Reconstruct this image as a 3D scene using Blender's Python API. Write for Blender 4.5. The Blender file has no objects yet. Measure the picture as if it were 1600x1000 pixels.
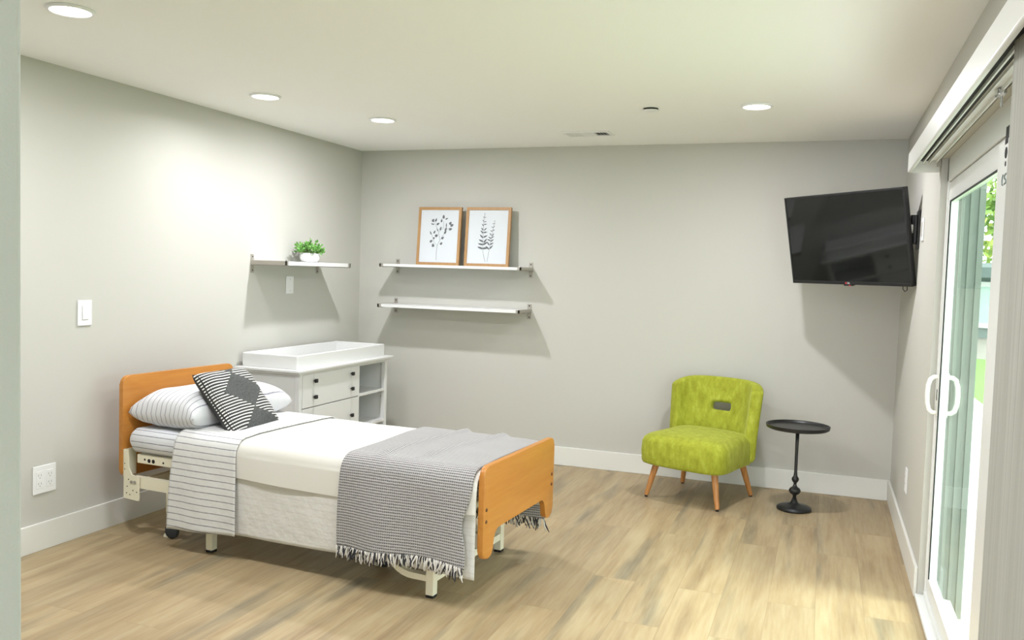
import bpy, bmesh, math, random
from math import sin, cos, pi, radians, sqrt
from mathutils import Vector, Matrix, noise

random.seed(7)
scene = bpy.context.scene
COL = scene.collection
W, D, H = 4.139, 6.316, 2.44          # right wall, back wall, ceiling
NEAR = 0.90                            # near wall with the opening the photo is taken through

# ------------------------------------------------------------------ materials
def srgb(r, g, b):
    f = lambda c: (c / 12.92 if c <= .04045 else ((c + .055) / 1.055) ** 2.4)
    return (f(r / 255), f(g / 255), f(b / 255), 1)

class NT:
    def __init__(s, name):
        s.m = bpy.data.materials.new(name); s.m.use_nodes = True
        s.t = s.m.node_tree; s.t.nodes.clear()
        s.out = s.n('ShaderNodeOutputMaterial')
    def n(s, typ, **kw):
        nd = s.t.nodes.new(typ)
        for k, v in kw.items():
            if k.startswith('i_'):
                nd.inputs[k[2:].replace('_', ' ')].default_value = v
            else: setattr(nd, k, v)
        return nd
    def l(s, a, b): s.t.links.new(a, b)
    def math(s, op, a, b=None, c=None):
        nd = s.n('ShaderNodeMath', operation=op)
        for i, v in enumerate((a, b, c)):
            if v is None: continue
            if isinstance(v, (int, float)): nd.inputs[i].default_value = v
            else: s.l(v, nd.inputs[i])
        return nd.outputs[0]
    def mix(s, fac, a, b, mode='MIX'):
        nd = s.n('ShaderNodeMix', data_type='RGBA', blend_type=mode)
        for sock, v in ((nd.inputs[0], fac), (nd.inputs[6], a), (nd.inputs[7], b)):
            if isinstance(v, (int, float)): sock.default_value = v
            elif isinstance(v, tuple): sock.default_value = v
            else: s.l(v, sock)
        return nd.outputs[2]
    def bsdf(s, col, rough=.5, **kw):
        b = s.n('ShaderNodeBsdfPrincipled')
        if isinstance(col, tuple): b.inputs['Base Color'].default_value = col
        else: s.l(col, b.inputs['Base Color'])
        b.inputs['Roughness'].default_value = rough
        for k, v in kw.items(): b.inputs[k.replace('_', ' ')].default_value = v
        s.l(b.outputs[0], s.out.inputs[0]); s.b = b
        return b
    def bump(s, h, strength=.2, dist=.01):
        bp = s.n('ShaderNodeBump'); bp.inputs['Strength'].default_value = strength
        bp.inputs['Distance'].default_value = dist
        s.l(h, bp.inputs['Height']); s.l(bp.outputs[0], s.b.inputs['Normal'])
    def obj(s, scale=(1, 1, 1)):
        tc = s.n('ShaderNodeTexCoord'); mp = s.n('ShaderNodeMapping')
        mp.inputs['Scale'].default_value = scale
        s.l(tc.outputs['Object'], mp.inputs[0]); return mp.outputs[0]
    def uv(s):
        tc = s.n('ShaderNodeTexCoord'); sp = s.n('ShaderNodeSeparateXYZ')
        s.l(tc.outputs['UV'], sp.inputs[0]); return sp.outputs[0], sp.outputs[1], tc.outputs['UV']
    def noise(s, vec, scale=5, detail=3, rough=.5):
        nd = s.n('ShaderNodeTexNoise'); nd.inputs['Scale'].default_value = scale
        nd.inputs['Detail'].default_value = detail; nd.inputs['Roughness'].default_value = rough
        s.l(vec, nd.inputs['Vector']); return nd.outputs[0]
    def ramp(s, fac, stops):
        nd = s.n('ShaderNodeValToRGB'); e = nd.color_ramp.elements
        while len(e) < len(stops): e.new(.5)
        for k, (p, c) in enumerate(stops): e[k].position = p; e[k].color = c
        s.l(fac, nd.inputs[0]); return nd.outputs[0]

def plain(name, col, rough=.5, bump=0, bscale=200, var=0, **kw):
    t = NT(name); v = t.obj()
    if var:
        f = t.noise(v, 6, 3); c2 = tuple(x * (1 - var) for x in col[:3]) + (1,)
        t.bsdf(t.mix(f, c2, col), rough, **kw)
    else: t.bsdf(col, rough, **kw)
    if bump: t.bump(t.noise(v, bscale, 2), bump, .002)
    return t.m

def wood(name, c1, c2, axis=0, scale=1.0, rough=.35):
    t = NT(name); sc = [14 * scale] * 3; sc[axis] = 1.1 * scale
    v = t.obj(tuple(sc)); f = t.noise(v, 2.2, 6, .6)
    f2 = t.noise(t.obj(tuple(x * 5 for x in sc)), 3, 3)
    c = t.ramp(f, [(.3, c1), (.7, c2)])
    c = t.mix(t.math('MULTIPLY', f2, .25), c, tuple(x * .55 for x in c1[:3]) + (1,))
    t.bsdf(c, rough); t.bump(f2, .06, .001)
    return t.m

def striped(name, axis, spacing, width, line, base, rough=.85):
    t = NT(name); u, v, uvv = t.uv(); c = (u, v)[axis]
    wob = t.noise(uvv, 14, 2)
    c = t.math('ADD', c, t.math('MULTIPLY', t.math('SUBTRACT', wob, .5), .003))
    f = t.math('FRACT', t.math('DIVIDE', t.math('ADD', c, .011), spacing))
    on = t.math('LESS_THAN', f, width / spacing)
    brk = t.math('ADD', t.math('MULTIPLY', t.noise(uvv, 55, 2), .7), .5)
    t.bsdf(t.mix(t.math('MULTIPLY', on, brk), base, line), rough, Sheen_Weight=.1)
    tc = t.n('ShaderNodeTexCoord'); w = t.noise(tc.outputs['UV'], 9, 4)
    t.bump(w, .45, .02)
    return t.m

M = {}
M['wall'] = plain('wall_paint', srgb(191, 190, 182), .8, .12, 170)
M['wall_near'] = plain('textured_wall_paint', srgb(192, 197, 192), .85, .5, 160)
M['ceiling'] = plain('ceiling_paint', srgb(246, 246, 243), .9, .06, 120)
M['trim'] = plain('white_trim_paint', srgb(222, 222, 216), .4)
M['white'] = plain('white_lacquer', srgb(218, 219, 217), .35)
M['vinyl'] = plain('white_vinyl', srgb(226, 228, 226), .3)
M['plate'] = plain('white_plastic', srgb(232, 233, 233), .3)
M['plate_dim'] = plain('grey_slot', srgb(170, 168, 160), .5)
M['cream'] = plain('cream_enamel', srgb(232, 226, 203), .4, .05, 90)
M['black'] = plain('black_plastic', srgb(26, 26, 27), .45)
M['blackmetal'] = plain('black_cast_metal', srgb(30, 31, 32), .38, .1, 90, .3)
M['gunmetal'] = plain('dark_tray_metal', srgb(52, 52, 50), .42, .06, 60, .3)
M['nickel'] = plain('brushed_nickel', srgb(168, 163, 153), .42, Metallic=.45)
M['chrome'] = plain('chrome', srgb(200, 200, 200), .15, Metallic=1)
M['dark'] = plain('dark_hole', srgb(20, 20, 19), .8)
M['rubber'] = plain('grey_rubber', srgb(50, 54, 60), .6)
M['holebrown'] = plain('bolt_brown', srgb(90, 52, 24), .5)
M['bedwood'] = wood('maple_laminate', srgb(196, 134, 60), srgb(182, 117, 45), 1, 1, .35)
M['oakframe'] = wood('oak_frame_wood', srgb(180, 140, 90), srgb(160, 120, 74), 2, 2, .5)
M['legwood'] = wood('beech_leg_wood', srgb(196, 138, 78), srgb(170, 112, 58), 2, 2, .4)
M['paper'] = plain('print_paper', srgb(202, 207, 211), .6)
M['ink'] = plain('print_ink', srgb(112, 114, 118), .8, 0, 0, .5)
M['inkpale'] = plain('pale_print_ink', srgb(128, 131, 134), .8)
M['pot'] = plain('white_ceramic', srgb(232, 232, 232), .25)
M['soil'] = plain('potting_soil', srgb(50, 52, 44), .9)
M['lens'] = None
t = NT('lamp_lens'); e = t.n('ShaderNodeEmission'); e.inputs[0].default_value = (1, .98, .93, 1); e.inputs[1].default_value = 6
t.l(e.outputs[0], t.out.inputs[0]); M['lens'] = t.m

# floor planks (run along world y)
t = NT('oak_vinyl_planks'); tc = t.n('ShaderNodeTexCoord'); sp = t.n('ShaderNodeSeparateXYZ'); t.l(tc.outputs['Object'], sp.inputs[0])
cm = t.n('ShaderNodeCombineXYZ'); t.l(sp.outputs[1], cm.inputs[0]); t.l(sp.outputs[0], cm.inputs[1])
br = t.n('ShaderNodeTexBrick'); br.offset = .37; br.offset_frequency = 2
br.inputs['Scale'].default_value = 1; br.inputs['Brick Width'].default_value = 1.35; br.inputs['Row Height'].default_value = .205
br.inputs['Mortar Size'].default_value = .0011; br.inputs['Mortar Smooth'].default_value = .2; br.inputs['Bias'].default_value = 0
br.inputs['Color1'].default_value = (0, 0, 0, 1); br.inputs['Color2'].default_value = (1, 1, 1, 1); br.inputs['Mortar'].default_value = (.5, .5, .5, 1)
t.l(cm.outputs[0], br.inputs['Vector'])
rnd = t.n('ShaderNodeSeparateColor'); t.l(br.outputs['Color'], rnd.inputs[0]); rv = rnd.outputs[0]
# per plank shift of the grain
sh = t.n('ShaderNodeCombineXYZ'); t.l(t.math('MULTIPLY', rv, 37.0), sh.inputs[2]); t.l(t.math('MULTIPLY', rv, 11.0), sh.inputs[0])
va = t.n('ShaderNodeVectorMath', operation='ADD'); t.l(tc.outputs['Object'], va.inputs[0]); t.l(sh.outputs[0], va.inputs[1])
def mapped(sc):
    mp = t.n('ShaderNodeMapping'); mp.inputs['Scale'].default_value = sc; t.l(va.outputs[0], mp.inputs[0]); return mp.outputs[0]
g1 = t.noise(mapped((7, .75, 1)), 1.5, 5, .55)
g2 = t.noise(mapped((50, 3, 1)), 1.5, 4, .6)
g3 = t.noise(mapped((4.5, .5, 1)), 1.7, 3, .5)
base = t.ramp(g1, [(.28, srgb(136, 113, 82)), (.5, srgb(166, 144, 108)), (.72, srgb(184, 167, 132))])
base = t.mix(t.math('MULTIPLY', rv, .62), base, srgb(145, 125, 94))
gray = t.ramp(g3, [(.55, (0, 0, 0, 1)), (.70, (1, 1, 1, 1))])
base = t.mix(t.math('MULTIPLY', gray, .72), base, srgb(104, 98, 82))
fine = t.ramp(g2, [(.35, (0, 0, 0, 1)), (.7, (1, 1, 1, 1))])
base = t.mix(t.math('MULTIPLY', fine, .22), base, srgb(197, 187, 158))
base = t.mix(t.math('MULTIPLY', br.outputs['Fac'], .5), base, srgb(120, 98, 70))
t.bsdf(base, .42, Specular_IOR_Level=.35); t.bump(g2, .05, .002)
M['floor'] = t.m

SHEETLINE, SHEETBASE = srgb(108, 108, 118), srgb(217, 217, 215)
M['stripe_sheet'] = striped('striped_sheet', 1, .033, .0042, SHEETLINE, SHEETBASE)
M['stripe_fitted'] = striped('striped_fitted_sheet', 1, .031, .0042, SHEETLINE, srgb(222, 224, 228))
M['stripe_faint'] = striped('faint_striped_sheet', 1, .033, .006, srgb(210, 208, 202), srgb(217, 216, 211))
M['stripe_pillow'] = striped('striped_pillowcase', 1, .0314, .0040, srgb(118, 118, 130), srgb(212, 213, 215))
t = NT('cream_coverlet'); v = t.obj(); t.bsdf(t.mix(t.noise(v, 3, 2), srgb(217, 215, 207), srgb(222, 220, 212)), .9, Sheen_Weight=.15)
t.bump(t.noise(v, 260, 2), .12, .002); M['coverlet'] = t.m

# knitted throw
t = NT('grey_knit'); u, v, uvv = t.uv()
wob = t.math('MULTIPLY', t.math('SUBTRACT', t.noise(uvv, 60, 2), .5), .0045)
fv = t.math('FRACT', t.math('DIVIDE', t.math('ADD', v, wob), .0125))
fu = t.math('FRACT', t.math('DIVIDE', u, .0105))
row = t.math('PINGPONG', fv, .5); colm = t.math('PINGPONG', fu, .5)
band = t.math('SMOOTH_MIN', t.math('MULTIPLY', row, 2.0), 1.0, .1)
dk = t.ramp(band, [(.36, (1, 1, 1, 1)), (.62, (0, 0, 0, 1))])
dk2 = t.math('MULTIPLY', dk, t.math('ADD', t.math('MULTIPLY', colm, 1.2), .35))
dk3 = t.math('MINIMUM', dk2, 1.0)
lightc = t.mix(t.noise(uvv, 90, 2), srgb(190, 187, 184), srgb(166, 164, 163))
t.bsdf(t.mix(dk3, lightc, srgb(46, 46, 52)), .95, Sheen_Weight=.2)
t.bump(t.math('ADD', row, colm), .5, .004); M['throw'] = t.m
M['fringe_light'] = plain('pale_yarn', srgb(208, 204, 196), .95)
M['fringe_dark'] = plain('charcoal_yarn', srgb(48, 48, 52), .95)

# patterned cushion
t = NT('woven_cushion_front'); u, v, uvv = t.uv()
pp = t.math('DIVIDE', t.math('PINGPONG', t.math('SUBTRACT', v, .33), .275), .275)
dist = t.math('ABSOLUTE', t.math('SUBTRACT', u, .55))
reg = t.math('GREATER_THAN', dist, t.math('ADD', t.math('MULTIPLY', pp, .37), .012))
rowm = t.math('LESS_THAN', t.math('FRACT', t.math('MULTIPLY', v, 25.0)), .40)
dash = t.math('LESS_THAN', t.math('FRACT', t.math('MULTIPLY', u, 42.0)), .80)
on = t.math('MULTIPLY', t.math('MULTIPLY', reg, rowm), dash)
ns = t.noise(uvv, 45, 4, .7)
dkc = t.mix(reg, t.ramp(ns, [(.3, srgb(52, 53, 52)), (.7, srgb(92, 94, 92))]), srgb(48, 48, 48))
t.bsdf(t.mix(on, dkc, srgb(232, 230, 224)), .95)
t.bump(t.math('ADD', t.math('MULTIPLY', on, 1.0), t.math('MULTIPLY', ns, .3)), .5, .006); M['cushion'] = t.m
M['cushion_back'] = plain('charcoal_cloth', srgb(54, 54, 54), .95, .3, 300)

# chartreuse chenille
t = NT('chartreuse_chenille'); v = t.obj((1, 1, .45))
f = t.noise(v, 26, 5, .65); f2 = t.noise(t.obj((1, 1, .6)), 140, 3)
c = t.ramp(f, [(.3, srgb(138, 143, 26)), (.55, srgb(162, 168, 46)), (.75, srgb(186, 192, 78))])
c = t.mix(t.math('MULTIPLY', f2, .35), c, srgb(118, 122, 14))
t.bsdf(c, .85, Sheen_Weight=.35, Sheen_Roughness=.4); t.b.inputs['Sheen Tint'].default_value = srgb(232, 238, 150)
t.bump(f2, .4, .004); M['chenille'] = t.m

# linen blind
t = NT('linen_blind'); f = t.noise(t.obj((90, 90, .6)), 2, 3); f2 = t.noise(t.obj((12, 12, .15)), 2, 2)
c = t.ramp(f, [(.3, srgb(150, 150, 142)), (.7, srgb(176, 176, 168))]); c = t.mix(t.math('MULTIPLY', f2, .4), c, srgb(142, 143, 134))
t.bsdf(c, .9); t.bump(f, .2, .003); M['blind'] = t.m

# television screen
M['screen'] = plain('tv_glass', srgb(20, 21, 20), .05, Specular_IOR_Level=.5)
M['bezel'] = plain('tv_bezel', srgb(24, 25, 27), .35)
M['red'] = plain('red_mark', srgb(190, 40, 50), .5)
M['marker'] = plain('marker_ink', srgb(110, 122, 118), .8)

# glass: fresnel mix of tinted transparency and gloss
t = NT('door_glass'); tr = t.n('ShaderNodeBsdfTransparent'); tr.inputs[0].default_value = srgb(242, 249, 244)
gl = t.n('ShaderNodeBsdfGlossy'); gl.inputs['Roughness'].default_value = .01
lw = t.n('ShaderNodeLayerWeight'); lw.inputs[0].default_value = .5; mx = t.n('ShaderNodeMixShader')
fz = t.math('ADD', t.math('MULTIPLY', t.math('POWER', lw.outputs['Facing'], 5.0), .42), .03)
t.l(fz, mx.inputs[0]); t.l(tr.outputs[0], mx.inputs[1]); t.l(gl.outputs[0], mx.inputs[2]); t.l(mx.outputs[0], t.out.inputs[0])
M['glass'] = t.m
# outside
M['concrete'] = plain('pale_concrete', srgb(226, 226, 220), .9, .2, 60, .08)
M['lawn'] = plain('bright_turf', srgb(108, 160, 66), .95, .6, 90, .25)
M['gravel'] = plain('gravel', srgb(150, 146, 136), .95, .8, 14, .5)
M['siding'] = plain('sage_siding', srgb(132, 138, 132), .8)
M['housewall'] = plain('grey_stucco', srgb(120, 136, 132), .85, .3, 60, .1)
M['roofing'] = plain('slate_roof', srgb(108, 120, 118), .85, .3, 20, .2)
M['bark'] = plain('bark', srgb(98, 84, 66), .9, .6, 20, .3)
t = NT('leaf_green'); v = t.obj(); f = t.noise(v, 1.3, 3)
t.bsdf(t.ramp(f, [(.3, srgb(74, 112, 48)), (.52, srgb(132, 164, 72)), (.7, srgb(196, 200, 92))]), .6); M['treeleaf'] = t.m
t = NT('plant_leaf'); v = t.obj(); f = t.noise(v, 60, 2)
t.bsdf(t.ramp(f, [(.3, srgb(62, 118, 44)), (.5, srgb(106, 164, 74)), (.7, srgb(156, 204, 116))]), .5); M['plantleaf'] = t.m
M['stem'] = plain('plant_stem', srgb(88, 120, 58), .7)

# ------------------------------------------------------------------ mesh helpers
def box(bm, c, s, bev=0, seg=2):
    g = bmesh.ops.create_cube(bm, size=1)
    for v in g['verts']: v.co = Vector((v.co.x * s[0] + c[0], v.co.y * s[1] + c[1], v.co.z * s[2] + c[2]))
    if bev:
        es = {e for v in g['verts'] for e in v.link_edges}
        bmesh.ops.bevel(bm, geom=list(es), offset=bev, segments=seg, profile=.5, affect='EDGES')
    return g
def bx(bm, x0, x1, y0, y1, z0, z1, bev=0, seg=2):
    return box(bm, ((x0 + x1) / 2, (y0 + y1) / 2, (z0 + z1) / 2), (abs(x1 - x0), abs(y1 - y0), abs(z1 - z0)), bev, seg)
def frame_axes(d):
    d = d.normalized(); a = Vector((0, 0, 1)) if abs(d.z) < .9 else Vector((1, 0, 0))
    x = d.cross(a).normalized(); return x, x.cross(d).normalized()
def loft(bm, rings, cap=True, closed=True):
    vr = [[bm.verts.new(p) for p in r] for r in rings]; n = len(vr[0])
    for a, b in zip(vr, vr[1:]):
        for i in range(n if closed else n - 1):
            j = (i + 1) % n
            bm.faces.new((a[i], a[j], b[j], b[i]))
    if cap: bm.faces.new(vr[0][::-1]); bm.faces.new(vr[-1])
    return vr
def tube(bm, pts, r, n=10, cap=True):
    pts = [Vector(p) for p in pts]; rr = r if isinstance(r, (list, tuple)) else [r] * len(pts)
    rings = []; x = None
    for i, p in enumerate(pts):
        d = (pts[min(i + 1, len(pts) - 1)] - pts[max(i - 1, 0)]).normalized()
        if x is None: x, y = frame_axes(d)
        else:
            x = (x - d * x.dot(d)).normalized(); y = x.cross(d).normalized()
        rings.append([p + (x * cos(2 * pi * k / n) + y * sin(2 * pi * k / n)) * rr[i] for k in range(n)])
    loft(bm, rings, cap)
def sqtube(bm, pts, w, h, up=Vector((0, 0, 1))):
    pts = [Vector(p) for p in pts]; rings = []
    for i, p in enumerate(pts):
        d = (pts[min(i + 1, len(pts) - 1)] - pts[max(i - 1, 0)]).normalized()
        s = d.cross(up).normalized(); u = s.cross(d).normalized()
        rings.append([p + s * a * w / 2 + u * b * h / 2 for a, b in ((-1, -1), (1, -1), (1, 1), (-1, 1))])
    loft(bm, rings)
def lathe(bm, prof, n=32, c=(0, 0, 0)):
    rings = [[Vector((c[0] + r * cos(2 * pi * k / n), c[1] + r * sin(2 * pi * k / n), c[2] + z)) for k in range(n)] for r, z in prof]
    loft(bm, rings)
def prism(bm, poly, axis, a0, a1):
    """extrude 2-D polygon along axis; poly gives the two other axes in order"""
    def P(p, a):
        q = list(p); q.insert(axis, a); return Vector(q)
    loft(bm, [[P(p, a0) for p in poly], [P(p, a1) for p in poly]])
def rounded(poly, rad, seg=6):
    """round the corners of a polygon; rad = per-corner radius"""
    out = []; n = len(poly)
    for i in range(n):
        p = Vector(poly[i]); a = Vector(poly[i - 1]); b = Vector(poly[(i + 1) % n]); r = rad[i]
        if r <= 0: out.append(tuple(p)); continue
        da, db = (a - p).normalized(), (b - p).normalized(); ang = da.angle(db)
        t_ = r / math.tan(ang / 2); p0, p1 = p + da * t_, p + db * t_
        cen = p + (da + db).normalized() * (r / sin(ang / 2))
        v0, v1 = p0 - cen, p1 - cen; th = v0.angle_signed(v1) if hasattr(v0, 'angle_signed') else 0
        for k in range(seg + 1):
            a_ = -th * k / seg; out.append((cen.x + v0.x * cos(a_) - v0.y * sin(a_), cen.y + v0.x * sin(a_) + v0.y * cos(a_)))
    return out

def build(name, bm, mat, parent=None, smooth=False, off=None, recalc=True):
    if off is not None: bmesh.ops.translate(bm, verts=bm.verts, vec=-Vector(off))
    if recalc: bmesh.ops.recalc_face_normals(bm, faces=bm.faces)
    me = bpy.data.meshes.new(name); bm.to_mesh(me); bm.free()
    for m in (mat if isinstance(mat, (list, tuple)) else [mat]): me.materials.append(m)
    if smooth:
        for p in me.polygons: p.use_smooth = True
        if smooth != 'all': me.set_sharp_from_angle(angle=radians(40))
    o = bpy.data.objects.new(name, me); COL.objects.link(o)
    if parent is not None: o.parent = parent
    return o
def tag(o, label, cat, group=None, kind=None):
    if label: o['label'] = label
    if cat: o['category'] = cat
    if group: o['group'] = group
    if kind: o['kind'] = kind
    return o
def thing(name, label, cat, loc=(0, 0, 0), rz=0, group=None):
    o = bpy.data.objects.new(name, None); COL.objects.link(o); o.location = loc; o.rotation_euler = (0, 0, rz)
    o.empty_display_size = .1
    return tag(o, label, cat, group)
def struct(name, bm, mat, parent=None, **kw):
    o = build(name, bm, mat, parent, **kw); o['kind'] = 'structure'; return o
def P(name, root, mat, fn, smooth=False, world=True):
    """part whose shape fn(bm) is drawn in world coordinates of an unrotated root"""
    bm = bmesh.new(); fn(bm)
    r = root
    off = None
    if world:
        off = Vector((0, 0, 0))
        while r is not None: off += r.location; r = r.parent
    return build(name, bm, mat, root, smooth, off)

# ------------------------------------------------------------------ room shell
OPEN_Y0, OPEN_Y1, OPEN_Z = 1.0, 4.40, 2.055     # sliding door opening in the right wall
FX = 4.166                                        # room face of the door frame
bm = bmesh.new(); bx(bm, -.12, W + .12, -2.6, D + .12, -.12, 0); struct('floor', bm, M['floor'])
bm = bmesh.new(); bx(bm, -.12, W + .22, -2.6, D + .12, H, H + .12); struct('ceiling', bm, M['ceiling'])
bm = bmesh.new(); bx(bm, -.12, 0, NEAR, D, 0, H); struct('wall_left', bm, M['wall'])
bm = bmesh.new(); bx(bm, -.12, W + .12, D, D + .12, 0, H); struct('wall_back', bm, M['wall'])
bm = bmesh.new()
bx(bm, W, W + .12, OPEN_Y1, D, 0, H)
bx(bm, W, W + .12, OPEN_Y0, OPEN_Y1, OPEN_Z, H)
bx(bm, W, W + .12, -2.6, OPEN_Y0, 0, H)
struct('wall_right', bm, M['wall'])
# near wall, with a bullnose corner beside the opening
PX = 2.462
bm = bmesh.new()
poly = rounded([(-.12, NEAR), (PX, NEAR), (PX, NEAR + .13), (-.12, NEAR + .13)], [0, .022, .022, 0], 6)
prism(bm, poly, 2, 0, H); struct('wall_front', bm, M['wall_near'], smooth=True)
bm = bmesh.new()
bx(bm, .6, .72, -2.6, NEAR, 0, H); struct('wall_side', bm, M['wall_near'])

BB = .142
def baseb(bm, x0, x1, y0, y1): bx(bm, x0, x1, y0, y1, 0, BB, .003, 2)
bm = bmesh.new(); baseb(bm, 0, .015, NEAR + .13, D); struct('baseboard_left', bm, M['trim'])
bm = bmesh.new(); baseb(bm, .015, W - .015, D - .015, D); struct('baseboard_back', bm, M['trim'])
bm = bmesh.new(); baseb(bm, W - .015, W, OPEN_Y1 + .015, D); struct('baseboard_right', bm, M['trim'])

# ------------------------------------------------------------------ sliding door
def drawdoor():
    root = bpy.data.objects.new('door_1', None); COL.objects.link(root); root['kind'] = 'structure'
    root.location = (FX, (OPEN_Y0 + OPEN_Y1) / 2, 0)
    def part(n, m, fn, parent=root, **kw):
        return P(n, parent, m, fn, **kw)
    FT = 1.945                                     # underside of the frame head
    def fr(bm):
        bx(bm, FX, FX + .045, OPEN_Y1 - .035, OPEN_Y1, 0, OPEN_Z, .003)
        bx(bm, FX, FX + .095, OPEN_Y0, OPEN_Y0 + .035, 0, OPEN_Z, .003)
        bx(bm, FX, FX + .095, OPEN_Y0, OPEN_Y1, FT, OPEN_Z, .003)
        bx(bm, FX + .03, FX + .06, OPEN_Y0, OPEN_Y1, FT - .02, FT)
    part('frame', M['vinyl'], fr)
    def sill(bm):
        bx(bm, W - .012, FX + .11, OPEN_Y0, OPEN_Y1, 0, .022, .003)
        bx(bm, FX - .004, FX + .012, OPEN_Y0, OPEN_Y1 - .03, .02, .048, .002)
        bx(bm, FX + .05, FX + .062, OPEN_Y0, OPEN_Y1 - .03, .02, .05, .002)
    part('threshold', M['vinyl'], sill)
    # far leaf: stiles, rails, glass
    x0, x1 = FX + .006, FX + .040
    ya, yb = 2.985, OPEN_Y1 - .036
    def leaf(bm):
        bx(bm, x0, x1, yb - .055, yb, .05, FT - .004, .004)
        bx(bm, x0, x1, ya, ya + .07, .05, FT - .004, .004)
        bx(bm, x0, x1, ya + .07, yb - .055, .05, .125, .003)
        bx(bm, x0, x1, ya + .07, yb - .055, FT - .09, FT - .004, .003)
    lf = part('sliding_leaf', M['vinyl'], leaf)
    def gask(bm):
        for (a, b, c, d) in ((yb - .060, yb - .054, .125, FT - .09), (ya + .069, ya + .075, .125, FT - .09)):
            bx(bm, x0 - .0015, x0 + .004, a, b, c, d)
        bx(bm, x0 - .0015, x0 + .004, ya + .07, yb - .055, FT - .096, FT - .09)
    part('gasket', M['dark'], gask)
    part('glass_pane', M['glass'], lambda bm: bx(bm, x0 + .014, x0 + .020, ya + .068, yb - .053, .122, FT - .088))
    # near leaf (fixed, outer track side, mostly behind the hanging blind): its wide meeting stile is seen
    xs0, xs1 = FX - .022, FX + .004
    def near(bm):
        bx(bm, xs0, xs1, 2.80, 3.005, .05, FT - .035, .004)
        bx(bm, xs0, xs1, OPEN_Y0 + .04, OPEN_Y0 + .12, .05, FT - .004, .004)
        bx(bm, xs0, xs1, OPEN_Y0 + .12, 2.80, .05, .125, .003)
        bx(bm, xs0, xs1, OPEN_Y0 + .12, 2.80, FT - .09, FT - .004, .003)
    nl = part('meeting_leaf', M['vinyl'], near)
    part('glass_pane', M['glass'], lambda bm: bx(bm, xs0 + .01, xs0 + .016, OPEN_Y0 + .115, 2.805, .122, FT - .088))
    # cut-outs at the top of the stile and the marker letters
    def holes(bm):
        xf = xs0 - .0012
        bx(bm, xf, xs0 + .002, 2.815, 2.89, FT - .036, FT - .002)
        bx(bm, xf, xs0 + .002, 2.855, 2.895, FT - .052, FT - .036)
        for yc, zc, r in ((2.875, FT - .078, .0175), (2.875, FT - .110, .008)):
            rr = [[Vector((xx, yc + r * cos(a * pi / 10), zc + r * .95 * sin(a * pi / 10))) for a in range(20)] for xx in (xf, xs0 + .002)]
            loft(bm, rr)
    part('cut_outs', M['dark'], holes)
    def letters(bm):
        xf = xs0 - .001; zc = FT - .155
        def st(pts): tube(bm, [(xf, a, b) for a, b in pts], .0022, 5)
        st([(2.898, zc + .014), (2.908, zc + .002), (2.904, zc - .014)])
        st([(2.896, zc + .015), (2.904, zc + .008)]); st([(2.892, zc - .016), (2.904, zc - .014)])
        st([(2.848, zc + .014), (2.870, zc + .012), (2.874, zc + .002), (2.852, zc - .004), (2.848, zc - .012), (2.872, zc - .015)])
    part('marker_letters', M['marker'], letters)
    # D pull handles, inside and outside of the lock stile
    def hand(bm, s, xb):
        yc = 4.335; pts = []
        for z, x in ((.892, 0), (.893, .022), (.905, .036), (.935, .044), (.975, .046), (1.015, .044), (1.044, .036), (1.056, .022), (1.057, 0)):
            pts.append((xb + s * x, yc, z))
        tube(bm, pts, .0105, 10)
        bx(bm, min(xb, xb + s * .006), max(xb, xb + s * .006), yc - .018, yc + .018, .875, 1.075, .002)
    part('pull_handle', M['trim'], lambda bm: hand(bm, -1, x0), smooth=True)
    part('pull_handle', M['trim'], lambda bm: hand(bm, 1, x1), smooth=True)
    part('latch', M['dark'], lambda bm: bx(bm, x0 - .008, x0 + .001, 4.322, 4.332, .95, 1.0))
drawdoor()

# ------------------------------------------------------------------ valance, track and hanging blind
v = thing('window_valance', 'long white box valance fixed to the wall above the sliding glass door', 'valance', (4.07, 2.5, 2.0))
VX, VY0, VY1, VZ0, VZ1 = 4.004, 1.05, 4.48, 2.0, 2.092
def f(bm):
    poly = rounded([(VX, VZ0), (VX + .016, VZ0), (VX + .016, VZ1 - .006), (VX, VZ1)], [.007, .004, 0, .003], 4)
    prism(bm, poly, 1, VY0, VY1)
P('fascia', v, M['white'], f)
P('end_cap', v, M['trim'], lambda bm: bx(bm, VX + .016, W, VY1 - .014, VY1, VZ0, VZ1, .002))
P('top_board', v, M['trim'], lambda bm: bx(bm, VX + .016, W, VY0, VY1 - .014, VZ1 - .016, VZ1 - .004))
tr = thing('blind_track', 'pale metal sliding track with dark grooves under the white valance', 'curtain track', (4.07, 2.6, 2.05))
def f(bm):
    bx(bm, 4.035, 4.118, VY0 + .02, VY1 - .06, 2.048, 2.075, .002)
    for x in (4.035, 4.060, 4.085, 4.114): bx(bm, x, x + .005, VY0 + .02, VY1 - .06, 2.036, 2.05)
P('rail', tr, M['vinyl'], f)
P('groove', tr, M['dark'], lambda bm: [bx(bm, x, x + .014, VY0 + .02, VY1 - .065, 2.0465, 2.0495) for x in (4.045, 4.068)])
P('end_bracket', tr, M['nickel'], lambda bm: bx(bm, 4.120, 4.137, 4.40, 4.425, 2.02, 2.06, .002))
P('carrier_clip', tr, M['chrome'], lambda bm: (bx(bm, 4.105, 4.13, 2.83, 2.88, 2.028, 2.047, .004), tube(bm, [(4.115, 2.84, 2.03), (4.11, 2.80, 2.02), (4.112, 2.78, 2.028)], .004, 6), tube(bm, [(4.122, 2.87, 2.03), (4.124, 2.875, 2.0)], .004, 6)))
b = thing('panel_blind', 'grey linen panel blind stacked at the right edge in front of the glass door', 'blind', (4.06, 1.7, 0))
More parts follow.
